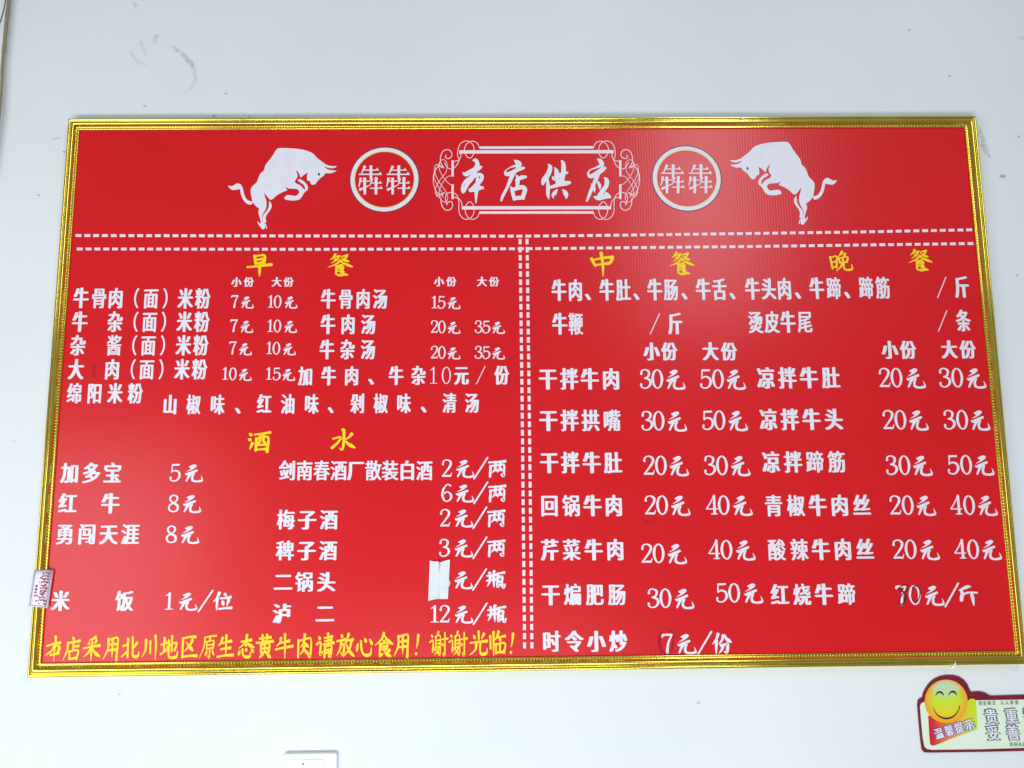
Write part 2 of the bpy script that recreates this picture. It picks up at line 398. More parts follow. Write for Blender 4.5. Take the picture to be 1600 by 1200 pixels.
# ------------------------------------------------------------------ the wall
TLo, TRo, BRo, BLo = (107, 185), (1525, 181), (1604, 1038), (42.5, 1058.7)
TLi, TRi, BRi, BLi = (124, 203.5), (1507, 199.5), (1586, 1016.5), (64.5, 1036)
wb = MB()
x0, x1, z0, z1 = -2.6, 2.9, .0, 4.0
nx, nz = 275, 125
SEAM = [(-60, 17), (0, 14), (40, 9), (90, 4), (150, 2), (260, 0), (420, -4), (1300, -14)]
def seam_x(py):
    for (a, xa), (b_, xb) in zip(SEAM, SEAM[1:]):
        if py <= b_: return xa+(xb-xa)*(py-a)/(b_-a)
    return SEAM[-1][1]
for j in range(nz+1):
    for i in range(nx+1):
        x = x0+(x1-x0)*i/nx; z = z0+(z1-z0)*j/nz
        y = .0150 + .0012*noise.noise(Vector((x*2.2, z*2.2, 0))) + .0004*noise.noise(Vector((x*9, z*9, 5)))
        e = max(0, (-.90-x)/.10); y -= .010*min(e, 1.3)**2         # the plaster swells towards the corner
        wb.v.append((x, max(y, .0132), z) if x > -.9 else (x, y, z))
for j in range(nz):
    for i in range(nx):
        a = j*(nx+1)+i; wb.f.append((a, a+1, a+nx+2, a+nx+1))
wall = wb.build('wall', M_wall, None, True, kind='structure')
WD = WALL+.0022

# brown dirty seam at the left corner of the wall
sm = MB()
pts = [(16, -60), (14.5, -20), (13.5, 0), (11, 25), (8.5, 50), (6, 75), (3.2, 110), (1.4, 150), (-3, 200), (-14, 280)]
vv = []
for i, (px_, py_) in enumerate(catmull(pts, 6)):
    wd_ = (2.9 if py_ < 60 else 2.9-min(1.9, (py_-60)/120))*(1+.25*noise.noise(Vector((0, py_*.07, 0))))
    base_d = 0.004
    ring = []
    for k in range(7):
        a = math.pi*k/6
        q = P(px_ - wd_*math.cos(a) + .6*noise.noise(Vector((k*1.3, py_*.2, 0))), py_, base_d-.006+.007*math.sin(a))
        ring.append(q)
    vv.append(ring)
for i, r in enumerate(vv):
    sm.v += [tuple(q) for q in r]
    if i:
        for k in range(6):
            a = (i-1)*7+k; sm.f.append((a, a+1, a+8, a+7))
M_seam = mottled('stained_sealant', (.30, .22, .12), (.22, .23, .12), 60, .8, 0, .5, 150, .001)
sm.build('sealant_seam', M_seam, wall, True, label='brown stained sealant seam in the wall corner')

# tea-coloured ring stain, scuffs, specks (dirt lying on the paint)
st = MB()
for pl in ([(262, 70, 2), (276, 78, 9), (292, 92, 12), (302, 108, 11), (305, 122, 8), (300, 136, 5), (284, 146, 5)],
           [(268, 70, 3), (285, 86, 7), (298, 98, 9), (303, 108, 3)],
           [(218, 62, 5), (224, 76, 7), (230, 90, 3)], [(250, 54, 3), (243, 58, 10), (240, 70, 6)],
           [(203, 78, 5), (210, 92, 8), (222, 100, 6), (236, 102, 2)]):
    stroke_px(st, pl, WD+.00001*len(st.v), caps=False, keepuv=True)
st.build('stain', M_stain, wall, label='faint brown ring stain above the left end of the board')
sf = MB()
for pl in ([(1531, 199, 2), (1530, 206, 5), (1531, 216, 5)], [(1531, 222, 3), (1537, 232, 6), (1541, 242, 4)], [(1528, 196, 4), (1534, 212, 9), (1548, 250, 6)],
           [(75, 215, 2), (84, 217, 3), (96, 214, 2)], [(205, 3, 3), (212, 9, 5), (214, 14, 2)], [(1590, 56, 3), (1598, 60, 5), (1606, 62, 3)]):
    stroke_px(sf, pl, WD+.00001*len(sf.v), caps=False, keepuv=True)
sf.build('scuff', M_smoke, wall)
sk = MB()
for x, y, s in ((1091, 1098, 3), (226, 165, 2.2), (353, 146, 2.4), (100, 237, 2.6), (1567, 275, 4.5), (1421, 46, 2.5), (1484, 118, 2), (334, 181, 2.4), (390, 182, 2.2),
                (60, 305, 2), (1590, 430, 2.2), (22, 690, 2), (186, 1085, 1.8), (1592, 213, 2.4)):
    stroke_px(sk, [(x-s*1.1, y, s*.8), (x, y+.3, s*1.5), (x+s*1.1, y+.5, s*.8)], WD+.00001*len(sk.v)/8, caps=False, keepuv=True)
sk.build('speck', M_speck, wall)

# ------------------------------------------------------------------ menu board
board = empty('menu_board', P(800, 1050, 0), label='large red menu board in a gold moulded frame with white Chinese dish names and prices', category='menu board')
pb = MB()
q = [P(*TLo), P(*TRo), P(*BRo), P(*BLo)]
cx = sum((v for v in q), Vector())/4
q = [cx+(v-cx)*.985 for v in q]
pb.add([(v.x, 0, v.z) for v in q]+[(v.x, .012, v.z) for v in q], [(3, 2, 1, 0), (4, 5, 6, 7), (0, 1, 5, 4), (1, 2, 6, 5), (2, 3, 7, 6), (3, 0, 4, 7)])
pb.build('panel', M_red, board)

# frame rails: moulding profile (fraction from outer edge to inner edge, depth in mm)
PROF = [(-.0, -14.5), (.0, 4.2), (.02, 5.4), (.06, 6.3), (.12, 6.6), (.18, 6.1), (.22, 4.9), (.25, 4.6), (.28, 5.6), (.33, 7.6), (.40, 9.3), (.48, 10.1), (.56, 9.9),
        (.63, 8.8), (.69, 6.9), (.73, 5.0), (.75, 4.2), (.77, 3.6), (.90, 3.4), (.93, 3.5), (.97, 3.0), (1.0, 1.9), (1.0, .4)]
ocs = [P(*p, .005) for p in (TLo, TRo, BRo, BLo)]; ics = [P(*p, .002) for p in (TLi, TRi, BRi, BLi)]
for s in range(4):
    A, B, a_, b_ = ocs[s], ocs[(s+1) % 4], ics[s], ics[(s+1) % 4]
    mb = MB(); n = 90
    for i in range(n+1):
        f = i/n
        for t_, d in PROF:
            o_ = A.lerp(B, f); in_ = a_.lerp(b_, f); p_ = o_.lerp(in_, t_)
            j = noise.noise(Vector((f*24+s*9, t_*1.5, 0)))*.00009 if .02 < t_ < .98 else 0
            dent = 0
            mb.v.append((p_.x, -(d/1000+j), p_.z))
    m_ = len(PROF)
    for i in range(n):
        for k in range(m_-1):
            a = i*m_+k; mb.f.append((a, a+1, a+m_+1, a+m_))
    rail = mb.build('frame_rail', M_gold, board, True)
    # rope beading in the inner channel
    bd = MB(); ln = (b_-a_).length; nb = int(ln/.0053)
    dirv = (b_-a_).normalized(); inw = ((A+B)/2-(a_+b_)/2).normalized()
    oc = a_.lerp(A, .155); od = b_.lerp(B, .155)
    for i in range(nb):
        c = oc.lerp(od, (i+.5)/nb); vs = []
        ax1 = (dirv*.85+inw*.5).normalized(); ax2 = Vector((-ax1.z, 0, ax1.x))
        for ring, (rz, rr) in enumerate(((0, 1), (.7, .75))):
            for k in range(6):
                an = k*math.pi/3
                v = c+ax2*math.cos(an)*.0021*rr+ax1*math.sin(an)*.0013*rr
                vs.append((v.x, -(.0033+rz*.0012), v.z))
        vs.append((c.x, -.0047, c.z))
        fs = [(k, (k+1) % 6, 6+(k+1) % 6, 6+k) for k in range(6)]+[(6+k, 6+(k+1) % 6, 12) for k in range(6)]
        bd.add(vs, fs)
    bd.build('beading', M_bead, rail, True, kind='stuff')

# ---- dashed rules
def along(pl, pos):
    tot = 0
    for (a, b_) in zip(pl, pl[1:]):
        l = math.dist(a, b_)
        if pos <= tot+l or b_ == pl[-1]:
            f = (pos-tot)/l; return (a[0]+(b_[0]-a[0])*f, a[1]+(b_[1]-a[1])*f), math.atan2(b_[1]-a[1], b_[0]-a[0])
        tot += l
for pl, pitch, dl, dw in (([(117, 368), (500, 368.7), (820, 369), (1010, 367), (1340, 362.5), (1519, 359)], 13.78, 9.2, 4.3),
                          ([(119, 389), (500, 389.6), (820, 388.6), (1160, 385.3), (1521, 380.5)], 13.78, 9.2, 4.3),
                          ([(812.5, 372), (816, 640), (819.8, 1022)], 13.4, 9.0, 4.6),
                          ([(823.5, 372), (827, 640), (831.3, 1022)], 13.4, 9.0, 4.6)):
    mb = MB(); tot = sum(math.dist(a, b_) for a, b_ in zip(pl, pl[1:])); pos = 1+dl/2
    vert = pl[1][1] > 600
    while pos < tot-dl/2:
        (x, y), an = along(pl, pos); k_ = 1
        if vert: k_ = .94+.13*(y-372)/650
        d = nextd(0); c_, s_ = math.cos(an)*dl*k_/2, math.sin(an)*dl*k_/2; nx_, ny_ = -math.sin(an)*dw/2, math.cos(an)*dw/2
        add_px(mb, [(x-c_-nx_, y-s_-ny_), (x+c_-nx_, y+s_-ny_), (x+c_+nx_, y+s_+ny_), (x-c_+nx_, y-s_+ny_)], [(3, 2, 1, 0)], d)
        pos += pitch*k_
    mb.build('dashed_line', M_pink, board)

# ---- bull emblems
Zb = 1600/190
def zs(pts, ox, oy, z): return [(ox+p[0]/z, oy+p[1]/z)+tuple(q/z for q in p[2:]) for p in pts]
BULL = [(365, 610), (430, 545), (452, 490), (480, 430), (525, 388), (545, 320), (600, 250), (650, 180), (690, 115), (740, 95), (850, 98), (960, 105), (1050, 120), (1130, 145), (1180, 175),
        (1220, 220), (1290, 275), (1350, 315), (1420, 333), (1488, 332), (1462, 352), (1420, 360), (1370, 354), (1312, 338), (1345, 362), (1370, 377), (1420, 388), (1482, 392), (1445, 414), (1390, 428), (1335, 426),
        (1312, 460), (1270, 490), (1230, 530), (1205, 566), (1170, 580), (1142, 565), (1130, 530), (1096, 520), (1092, 470), (1102, 418), (1050, 450), (1006, 490), (998, 455), (980, 418), (952, 386), (950, 402), (966, 440),
        (964, 480), (932, 530), (950, 560), (1010, 590), (1055, 640), (1085, 655), (1050, 690), (1025, 735), (988, 772), (930, 785), (865, 783), (805, 770), (793, 748), (830, 714), (900, 720), (945, 724), (978, 700), (990, 668), (960, 636), (900, 630), (840, 624),
        (803, 603), (832, 652), (750, 685), (680, 730), (640, 768), (602, 770), (565, 728), (528, 682), (542, 745), (560, 810), (552, 890), (512, 965), (500, 1012), (508, 1060), (540, 1095), (535, 1150), (512, 1168), (490, 1150), (478, 1100), (484, 1060), (468, 1000),
        (452, 940), (465, 892), (420, 860), (378, 805), (360, 730), (352, 660)]
TAIL = [(50, 590), (110, 594), (150, 570), (180, 560), (215, 572), (245, 615), (258, 670), (275, 730), (310, 780), (350, 795), (376, 800), (372, 826), (350, 840), (305, 828), (262, 790), (235, 740), (220, 690), (212, 636), (170, 642), (115, 648), (80, 628)]
HIND = [(594, 788), (618, 818), (628, 860), (612, 905), (570, 962), (548, 1010), (556, 1072), (530, 1080), (508, 1052), (506, 1010), (525, 968), (560, 925), (585, 880), (592, 830)]
HOOF = [(440, 1052), (462, 1080), (492, 1110), (486, 1140), (452, 1098)]
HOOF2 = [(540, 1088), (553, 1100), (566, 1155), (552, 1150)]
FORE = [(965, 518), (1000, 503), (1060, 542), (1102, 595), (1100, 640), (1088, 657), (1062, 654), (1066, 620), (1045, 576), (1000, 545)]
def bull(mirror, label):
    mb = MB(); eye = MB()
    if mirror:   # photo box of the right emblem
        f = lambda p: (1308.2-(p[0]-50)*(1308.2-1140.0)/(1488-50), 221.6+(p[1]-95)*(351.5-221.6)/(1168-95))
    else:
        f = lambda p: (350+p[0]/Zb, 220+p[1]/Zb)
    for poly in (BULL, TAIL, HIND, HOOF, HOOF2, FORE):
        poly_px(mb, [f(p) for p in poly], .0004+.00002*len(mb.v)/400)
    em = mb.build('bull_emblem', M_white, board, label=label)
    ex, ey = f((1248, 440))
    poly_px(eye, [(ex+1.5*math.cos(a*.7854), ey+2.5*math.sin(a*.7854)) for a in range(8)], .0008)
    eye.build('eye', M_navy, em)
bull(False, 'white bull charging right, left of the heading'); bull(True, 'white bull charging left, right of the heading')

# ---- round emblems
def emblem(cx_, cy_, sc):
    def ring(mb, r0, r1, d):
        c = P(cx_, cy_); u = (P(cx_+1, cy_)-P(cx_-1, cy_)).length/2*sc; n = 64; vs = []
        for k in range(n):
            a = 2*math.pi*k/n
            for r in (r0, r1): vs.append((c.x+math.cos(a)*r*u, -d, c.z+math.sin(a)*r*u*.985))
        mb.add(vs, [(2*k, 2*k+1, (2*k+3) % (2*n), (2*k+2) % (2*n)) for k in range(n)])
    m1 = MB(); ring(m1, 46.8, 53.2, .0005); em = m1.build('round_emblem', M_ring, board)
    m2 = MB(); ring(m2, 53.2, 54.4, .00053); m2.build('outline', M_navy, em)
    m3 = MB(); ring(m3, 45.7, 46.8, .00053); m3.build('inner_line', M_goldprint, em)
    g = MB(); ox, oy = cx_-60.8, cy_-60.5
    for dx in (0, 43.5):
        def s_(pts): stroke_px(g, [(ox+dx+x/10, oy+y/10, w_/10) for x, y, w_ in pts], caps=False, sub=1)
        def tri(x, y, k): poly_px(g, [(ox+dx+x/10, oy+y/10), (ox+dx+(x-k)/10, oy+(y)/10), (ox+dx+(x-k*.45)/10, oy+(y-k*.75)/10)], smooth=False)
        s_([(305, 392, 46), (275, 455, 26), (243, 520, 12)]); s_([(290, 458, 17), (512, 458, 17)]); tri(522, 466, 62); s_([(208, 524, 20), (556, 524, 20)]); tri(570, 533, 66); s_([(396, 385, 46), (396, 606, 38)])
        s_([(238, 576, 44), (225, 640, 26), (206, 722, 12)]); s_([(235, 632, 15), (385, 628, 16)]); s_([(212, 768, 40), (290, 735, 26), (382, 690, 10)]); s_([(298, 575, 46), (300, 838, 38)])
        s_([(415, 585, 38), (402, 640, 24), (384, 696, 10)]); s_([(400, 660, 16), (560, 660, 16)]); tri(570, 668, 56); s_([(378, 741, 17), (566, 741, 17)]); tri(582, 750, 60); s_([(478, 568, 46), (474, 838, 40)])
    g.build('emblem_lettering', M_white, em)
emblem(600.8, 280.5, 1.0); emblem(1072.9, 278.8, 1.0)

# ---- title cartouche
XM = 838.2
ct = MB()
def both(pts, top=None):
    p = zs(pts, 660, 200, 8)
    stroke_px(ct, p, sub=5); stroke_px(ct, [(2*XM-x, y-.0, w_) for x, y, w_ in p], sub=5)
def w8(s, wd): return [tuple(float(q) for q in p.split(','))+(wd,) for p in s.split()]
for s_, wd in (('712,250 690,195 640,166 580,176 530,240 530,310 570,368 610,370 645,310 640,230 600,178 545,162 480,190 447,260 440,340 458,400 425,470 370,513 310,492 275,430', 9),
               ('465,290 482,340 460,395 400,416 372,410', 9),
               ('296,338 288,366 320,382 355,366 370,330 350,286 300,270 250,300 226,370 232,440 268,500', 10),
               ('268,500 210,462 166,462 150,520 180,620 240,720 290,790 316,860 300,922 250,915 212,860 210,780 250,690 310,612 350,600 390,604', 7),
               ('390,715 340,700 280,640 220,540 208,450 240,398 290,410 310,470 290,560 220,650 170,740 166,820 205,862 282,806', 7),
               ('250,500 200,480 160,524 138,600 140,700 176,800 240,832', 8), ('140,650 152,560 190,480 220,440', 7), ('150,640 200,735 240,800 256,868', 7),
               ('296,940 312,970 300,930 288,885 300,830 350,804 400,815 440,856 456,930 456,1030 480,1100 540,1142 600,1125 640,1070 645,990 610,930 572,930 540,985 540,1060 580,1126 640,1140 690,1110 712,1060', 9),
               ('305,950 330,922 362,922 378,960 362,1004 320,1030 268,1008 238,950 232,880', 10),
               ('498,1000 490,932 452,882 400,866 372,886', 9), ('160,800 190,840 240,820 280,808', 8)):
    both(w8(s_, wd))
def bar(x0_, y0_, x1_, y1_, wd): stroke_px(ct, [(x0_, y0_, wd), (x1_, y1_, wd)], caps=False)
bar(749.5, 230.8, 2*XM-749.5, 230.2, 4.0); bar(717.5, 237.4, 2*XM-717.5, 237.0, 5.2)
bar(721.5, 324.8, 2*XM-721.5, 324.6, 5.2); bar(749, 332.1, 2*XM-749, 331.9, 4.0)
for sx in (707.2, 2*XM-707.2):
    bar(sx, 250.5, sx, 275.5, 3.6); bar(sx, 288, sx, 311, 3.6)
ct.build('title_border', M_pink, board, label='pale scrollwork border round the heading')

tl = MB()
T1 = ['640,405,30 668,402,44 688,455,54 664,520,62 622,620,58 560,702,52 524,785,36 510,815,12', '508,552,8 540,578,54 620,540,62 700,500,62 735,488,32',
      '610,600,24 548,655,34 508,705,30 498,770,34 508,806,26', '650,610,30 700,582,44 742,598,46 738,640,48 690,695,56 606,775,40', '596,778,48 660,764,62 745,745,40 762,762,12', '690,610,30 688,720,60 674,800,46 668,938,12',
      '1148,402,12 1180,425,52 1212,452,62 1190,490,46', '1200,466,40 1110,488,18 1050,525,12 1036,560,34 1060,578,50 1120,560,56 1190,522,50 1268,498,34',
      '1150,545,54 1112,620,50 1062,740,36 1010,840,36 984,908,26', '1178,588,16 1192,640,50 1186,722,46', '1170,655,30 1240,618,52 1294,610,34', '1108,735,20 1125,790,46 1150,892,42', '1140,768,46 1240,740,54 1282,765,54 1266,830,54 1252,880,44', '1140,890,34 1200,872,52 1268,876,36']
T2 = ['288,452,10 318,490,52 290,580,62 240,650,62 224,702,34', '285,640,28 290,740,46 290,830,42 302,890,10', '372,492,10 396,540,52 402,620,62 420,700,50', '458,408,20 482,450,52 482,560,58 456,680,58',
      '345,605,10 370,632,52 450,582,46 534,556,26', '306,742,40 360,730,40 440,700,62 520,690,58 564,682,36', '408,765,10 376,810,52 350,845,32 362,880,10', '468,768,8 500,800,52 518,840,52 516,884,10',
      '905,385,8 942,412,52 966,452,58', '970,462,46 880,500,20 810,530,16 794,580,30 830,604,52 920,555,62 985,508,54 1010,500,26', '912,580,56 872,680,46 820,800,42 786,890,30 768,920,10', '828,698,10 862,740,42 874,802,12',
      '905,655,8 932,710,42 942,772,10', '988,618,8 1022,650,54 1020,720,54 972,790,54 930,850,54', '866,862,20 920,874,62 1000,854,64 1068,862,32', '1006,806,20 1030,830,44 1052,858,40']
for T, ox in ((T1[:8], 660), (T1[8:], 660), (T2[:8], 820), (T2[8:], 820)):
    tl = MB()
    for s_ in T: stroke_px(tl, zs([tuple(float(q) for q in p.split(',')) for p in s_.split()], ox, 200, 8), base=.0006)
    tl.build('title_character', M_white, board)

# ---- lettering
def text(name, s, ya, yb, h, wd, style, m=None, hn=None, **k):
    items = parse(s); mb = MB(); xa, xb = items[0][1], items[-1][1]
    for ch, x in items:
        y = ya+(yb-ya)*((x-xa)/((xb-xa) or 1))
        if style == 'PR':                                   # price: serif numerals + brush characters; hn = numeral height
            H = hn or h
            if ch.isdigit(): place(mb, ch, x, y, H, H*.62, 'G', wmul=1.18)
            elif ch == '/': place(mb, ch, x, y, H*1.12, H*.78, 'G')
            else: place(mb, ch, x, y+h*.03, h, wd, 'B', wmul=1.55)
        elif style == 'K':
            if ch.isdigit(): place(mb, ch, x, y, 26, 15, 'G', wmul=.75)
            elif ch == '／': place(mb, '/', x, y, h*.86, h*.46, 'G', wmul=.7)
            elif ch in '（）': place(mb, ch, x, y, h, wd*1.05, 'R', bold=2)
            else: place(mb, ch, x, y, h, wd, 'K', **k)
        else: place(mb, ch, x, y, h, wd, style, **k)
    return mb.build(name, m or M_white, board)


D = 'dish_name'
for s, ya, yb in (('牛127 骨155 肉181 （213 面236 ）258 米290 粉317', 465.5, 466.5), ('牛125 杂180 （212 面234 ）255.5 米288.5 粉315.7', 502.6, 502.8),
                  ('杂122 酱178.5 （210 面232 ）254 米287 粉314', 539.5, 539.5), ('大119 肉175.5 （207.7 面229.5 ）251.5 米284.6 粉312', 577, 577)):
    text(D, s, ya, yb, 31, 22.5, 'K')
text(D, '绵116.5 阳148 米180 粉211.5', 614.5, 614.5, 31, 22, 'K')
for s, y in (('山266 椒302.6 味340 、372', 632), ('红413 油450 味487 、517', 631.2), ('剁558.7 椒595 味631 、662', 630.3), ('清702.5 汤737.5', 629.6)):
    text('flavour_name', s, y, y, 30, 21, 'K')
for s, y in (('牛513 骨540.5 肉567.5 汤594', 467), ('牛512.5 肉544 汤575.5', 506.7), ('牛511 杂543 汤575', 546)):
    text(D, s, y, y, 30, 21.5, 'K')
text(D, '加477.5 牛513.7 肉549.5 、580', 587.5, 587, 29, 21.5, 'K'); text(D, '牛619 杂654', 586.8, 586.6, 29, 21.5, 'K')
text('price', '1@677 0@697.5 元721 ／751 份784', 586.5, 586, 29, 21.5, 'K')
for s, y in (('小369.5 份388.8', 440.7), ('大432.5 份451', 440.7), ('小686 份705', 440), ('大753 份772', 440)):
    text('portion_heading', s, y, y, 14.5, 15, 'K', bold=.8)
for s, ya, yb in (('7@367 元387', 471, 472), ('1@423 0@434 元455', 471, 472), ('7@365.6 元386', 508.7, 510), ('1@422 0@433.6 元454.5', 509, 510), ('7@364 元384', 543.3, 545), ('1@420.5 0@432 元452.5', 543.5, 545),
                  ('1@351.7 0@364 元383.6', 583.6, 585), ('1@420 5@432.5 元451.5', 583.6, 585), ('1@678.5 5@690 元709.5', 472, 473), ('2@679 0@690.5 元709.5', 510.3, 511.5), ('3@747.8 5@760 元779', 510.5, 511.5),
                  ('2@679 0@690.5 元709.5', 550.3, 551.5), ('3@747.8 5@760 元779', 550.5, 551.5)):
    text('price', s, ya, yb, 18.5, 19.5, 'PR', hn=19)
for s, ya, yb, h, w_ in (('早405.5 餐531', 413.5, 414, 33, 36), ('中941 餐1064.5', 412.8, 411.5, 34, 35), ('晚1313 餐1437', 408.5, 406.5, 32, 34), ('酒405.6 水536', 690, 688, 31, 34)):
    text('section_heading', s, ya, yb, h, w_, 'B', M_yellow, wmul=1.4)
for s, y in (('加109.4 多143 宝176', 738.8), ('红106 牛172.8', 786.4), ('勇102 闯136 天170 涯203.7', 834.6), ('米95 饭195', 938.7)):
    text(D, s, y, y, 31, 27, 'K')
for s, y in (('剑449 南476 春502.6 酒529.3 厂556 散583.4 装609.6 白636.5 酒663.2', 735),):
    text(D, s, y, y, 30, 24.8, 'K', bold=.85)
for s, y in (('梅446.8 子480 酒514', 811.8), ('稗445.4 子479 酒512.8', 860), ('二442.6 锅475.6 头510', 909), ('泸440.7 二508', 958.5)):
    text(D, s, y, y, 30, 27, 'K')
for s, y in (('5@274 元303.5', 738.4), ('8@271.4 元300.5', 786.4), ('8@268 元297.5', 834.6), ('1@264 元294.5 /@321 位347.5', 939),
             ('2@698.4 元727 /@751 两776.8', 731.5), ('6@698 元726.5 /@751 两776.8', 770), ('2@695.6 元725 /@749.5 两775.4', 809), ('3@694.5 元724.8 /@749.5 两775.4', 855.8),
             ('6@694.5 元724.5 /@749 瓶774.6', 905.4), ('1@678.6 2@695 元725 /@750 瓶776', 959)):
    text('price', s, y, y, 27.5, 28, 'PR', hn=26.5)
text('slogan', '本84 店112.3 采143.5 用174.7 北204.3 川234.7 地264.5 区294.5 原325.2 生352.2 态385 黄413.8 牛444 肉476 请508.3 放539.5 心570 食599.7 用628.3 ！651', 1013.5, 1007.5, 35, 25.5, 'B', M_yellow, wmul=1.4)
text('slogan', '谢685.7 谢716 光748 临777 ！799', 1006, 1005.5, 35, 26, 'B', M_yellow, wmul=1.4)
for s, y in (('牛873.4 肉899 、918.5', 453.4), ('牛948 肚974 、994', 453), ('牛1023 肠1048.5 、1069', 452.5), ('牛1098.6 舌1124 、1144', 452), ('牛1175.5 头1201 肉1225.5 、1246', 451.2), ('牛1276 蹄1302.5 、1323', 450.4), ('蹄1353 筋1379', 449.6)):
    text(D, s, y, y, 33, 21.5, 'K')
text(D, '／1471 斤1502.5', 449, 448.5, 33, 21.5, 'K'); text(D, '牛874.6 鞭899.6', 506, 506, 33, 22, 'K'); text(D, '／1023 斤1055', 505.9, 505.5, 33, 21.5, 'K')
text(D, '烫1180.5 皮1206 牛1231 尾1257.5', 503.7, 502.7, 33, 22, 'K'); text(D, '／1472.5 条1505', 501.5, 501, 33, 21.5, 'K')
for s, y in (('小1018 份1045.6', 549), ('大1110 份1138.8', 549), ('小1390 份1418.7', 546.5), ('大1483 份1511.7', 546)):
    text('portion_heading', s, y, y, 27.5, 23.5, 'K')
for s, ya, yb in (('干856 拌889.4 牛921.4 肉954.7', 592, 592), ('干856.8 拌890 拱922.8 嘴956', 656.8, 656.8), ('干858 拌891 牛924.5 肚957.8', 722.6, 722.8), ('回858.5 锅892.4 牛925.7 肉959', 790, 789.8),
                  ('芹859 菜893 牛927.6 肉961.3', 859, 858.7), ('干860.4 煸894.8 肥929.3 肠964', 929, 928.8), ('时861.6 令897 小931.6 炒966', 1002, 1001.7),
                  ('凉1196.7 拌1230 牛1263.7 肚1298', 590.5, 590), ('凉1200.7 拌1234 牛1267.8 头1302.5', 655.3, 655), ('凉1204.8 拌1239 蹄1272.8 筋1307', 722, 721.5), ('青1208.7 椒1243.3 牛1277.4 肉1311.8 丝1346', 790, 789.3),
                  ('酸1213.6 辣1248.6 牛1282.4 肉1316.8 丝1351', 859, 858), ('红1218.3 烧1253 牛1287 蹄1322.3', 929, 928.2)):
    text(D, s, ya, yb, 32.5, 26.5, 'K')
for s, y in (('3@1008.8 0@1027 元1055.6', 592), ('5@1102.7 0@1121.7 元1150', 592), ('3@1011 0@1029 元1058', 657.3), ('5@1106 0@1124 元1153', 656.5), ('2@1014 0@1032.6 元1061', 727), ('3@1109 0@1128 元1157', 727),
             ('2@1016 0@1034.5 元1063.5', 789), ('4@1112 0@1130.7 元1160.4', 789), ('2@1010.7 0@1029 元1058', 864.4), ('4@1115.7 0@1135 元1164.9', 858.7), ('3@1020.7 0@1039.7 元1069.4', 934.5), ('5@1127.6 0@1147 元1177', 926),
             ('7@1042.8 元1073 /@1100.3 份1127', 1005),
             ('2@1382 0@1400.5 元1430.5', 590), ('3@1476 0@1495.5 元1525', 590), ('2@1388 0@1406.7 元1435', 655.7), ('3@1483 0@1503 元1531.3', 655.7), ('3@1393 0@1413 元1441.4', 726.7), ('5@1489 0@1509.3 元1537.6', 726),
             ('2@1398.7 0@1418 元1446.8', 789), ('4@1493.6 0@1514 元1542.8', 789), ('2@1403.4 0@1422.6 元1452.4', 858), ('4@1499.7 0@1520.3 元1549.2', 858), ('7@1408.5 0@1429 元1459.8 /@1486.5 斤1512.9', 929.5)):
    text('price', s, y, y, 31, 29, 'PR', hn=29)

# ---- pen marks on the board
pm = MB()
def z8(s_, wd, ox=1360, oy=890): return [(ox+float(p.split(',')[0])/8, oy+float(p.split(',')[1])/8, wd) for p in s_.split()]
for s_, wd in (('470,230 440,195 395,205 360,235 400,270 450,325 445,370 400,435', 1.7), ('470,240 420,290 375,350 370,410 395,438 430,400 425,350', 1.6), ('355,232 400,262 440,310', 1.7),
               ('520,280 530,225 570,205 610,235 620,300 605,370 570,415 535,395 515,340 520,280', 1.6)):
    stroke_px(pm, z8(s_, wd*.8), base=.0009)
pm.build('pen_mark', M_ink, board, label='thin black pen strokes turning a 7 into an 8')
pf = MB()
for pl in ([(1035, 985, 2), (1030, 1000, 7), (1034, 1018, 8), (1044, 1021, 5)], [(1040, 984, 3), (1052, 990, 4), (1051, 1010, 5), (1046, 1020, 4)],
           [(1004, 810, 1.4), (1009, 816, 2.2), (1018, 815, 2.0), (1024, 807, 1.4)], [(142, 566, 1), (144, 572, 2), (145, 588, 2)], [(150, 566, 1.5), (148, 576, 2), (147, 590, 2.4)]):
    stroke_px(pf, pl, .0009+.00002*len(pf.v)/20, caps=False, keepuv=True)
pf.build('faded_mark', M_penfade, board)

# ------------------------------------------------------------------ paper slip stuck over a price
slip = MB()
Zp = 1067/80
rows = [(0, .0005), (.5, .0004), (1, .0005)]
top = [(155, 210, .0012), (245, 232, .0018), (325, 226, .0052), (345, 238, .0068), (362, 252, .0014), (470, 215, .0020), (575, 188, .0045)]
bot = [(120, 1056, .0030), (200, 1032, .0018), (290, 1012, .0016), (335, 1010, .0018), (350, 1010, .0012), (440, 1012, .0013), (532, 1012, .0022)]
R = 10
for r in range(R+1):
    f = r/R
    for (a, b_) in zip(top, bot):
        g = max(0, 1-f*3.2); dp = .0013*(1-g)+a[2]*g
        if f > .7: dp = dp*(1-(f-.7)/.3)+b_[2]*(f-.7)/.3
        mid = .0006*math.exp(-((a[0]-345)/14)**2)
        x = a[0]+(b_[0]-a[0])*f; y = a[1]+(b_[1]-a[1])*f
        slip.v.append(tuple(P(660+x/Zp, 860+y/Zp, dp+mid+.0006)))
n = len(top)
for r in range(R):
    for k in range(n-1):
        a = r*n+k; slip.f.append((a, a+n, a+n+1, a+1))
so = slip.build('paper_slip', M_paper, None, False, label='small creased blank white paper slip stuck over the second lowest drink price', category='paper slip')
md = so.modifiers.new('thickness', 'SOLIDIFY'); md.thickness = .00015; md.offset = 1

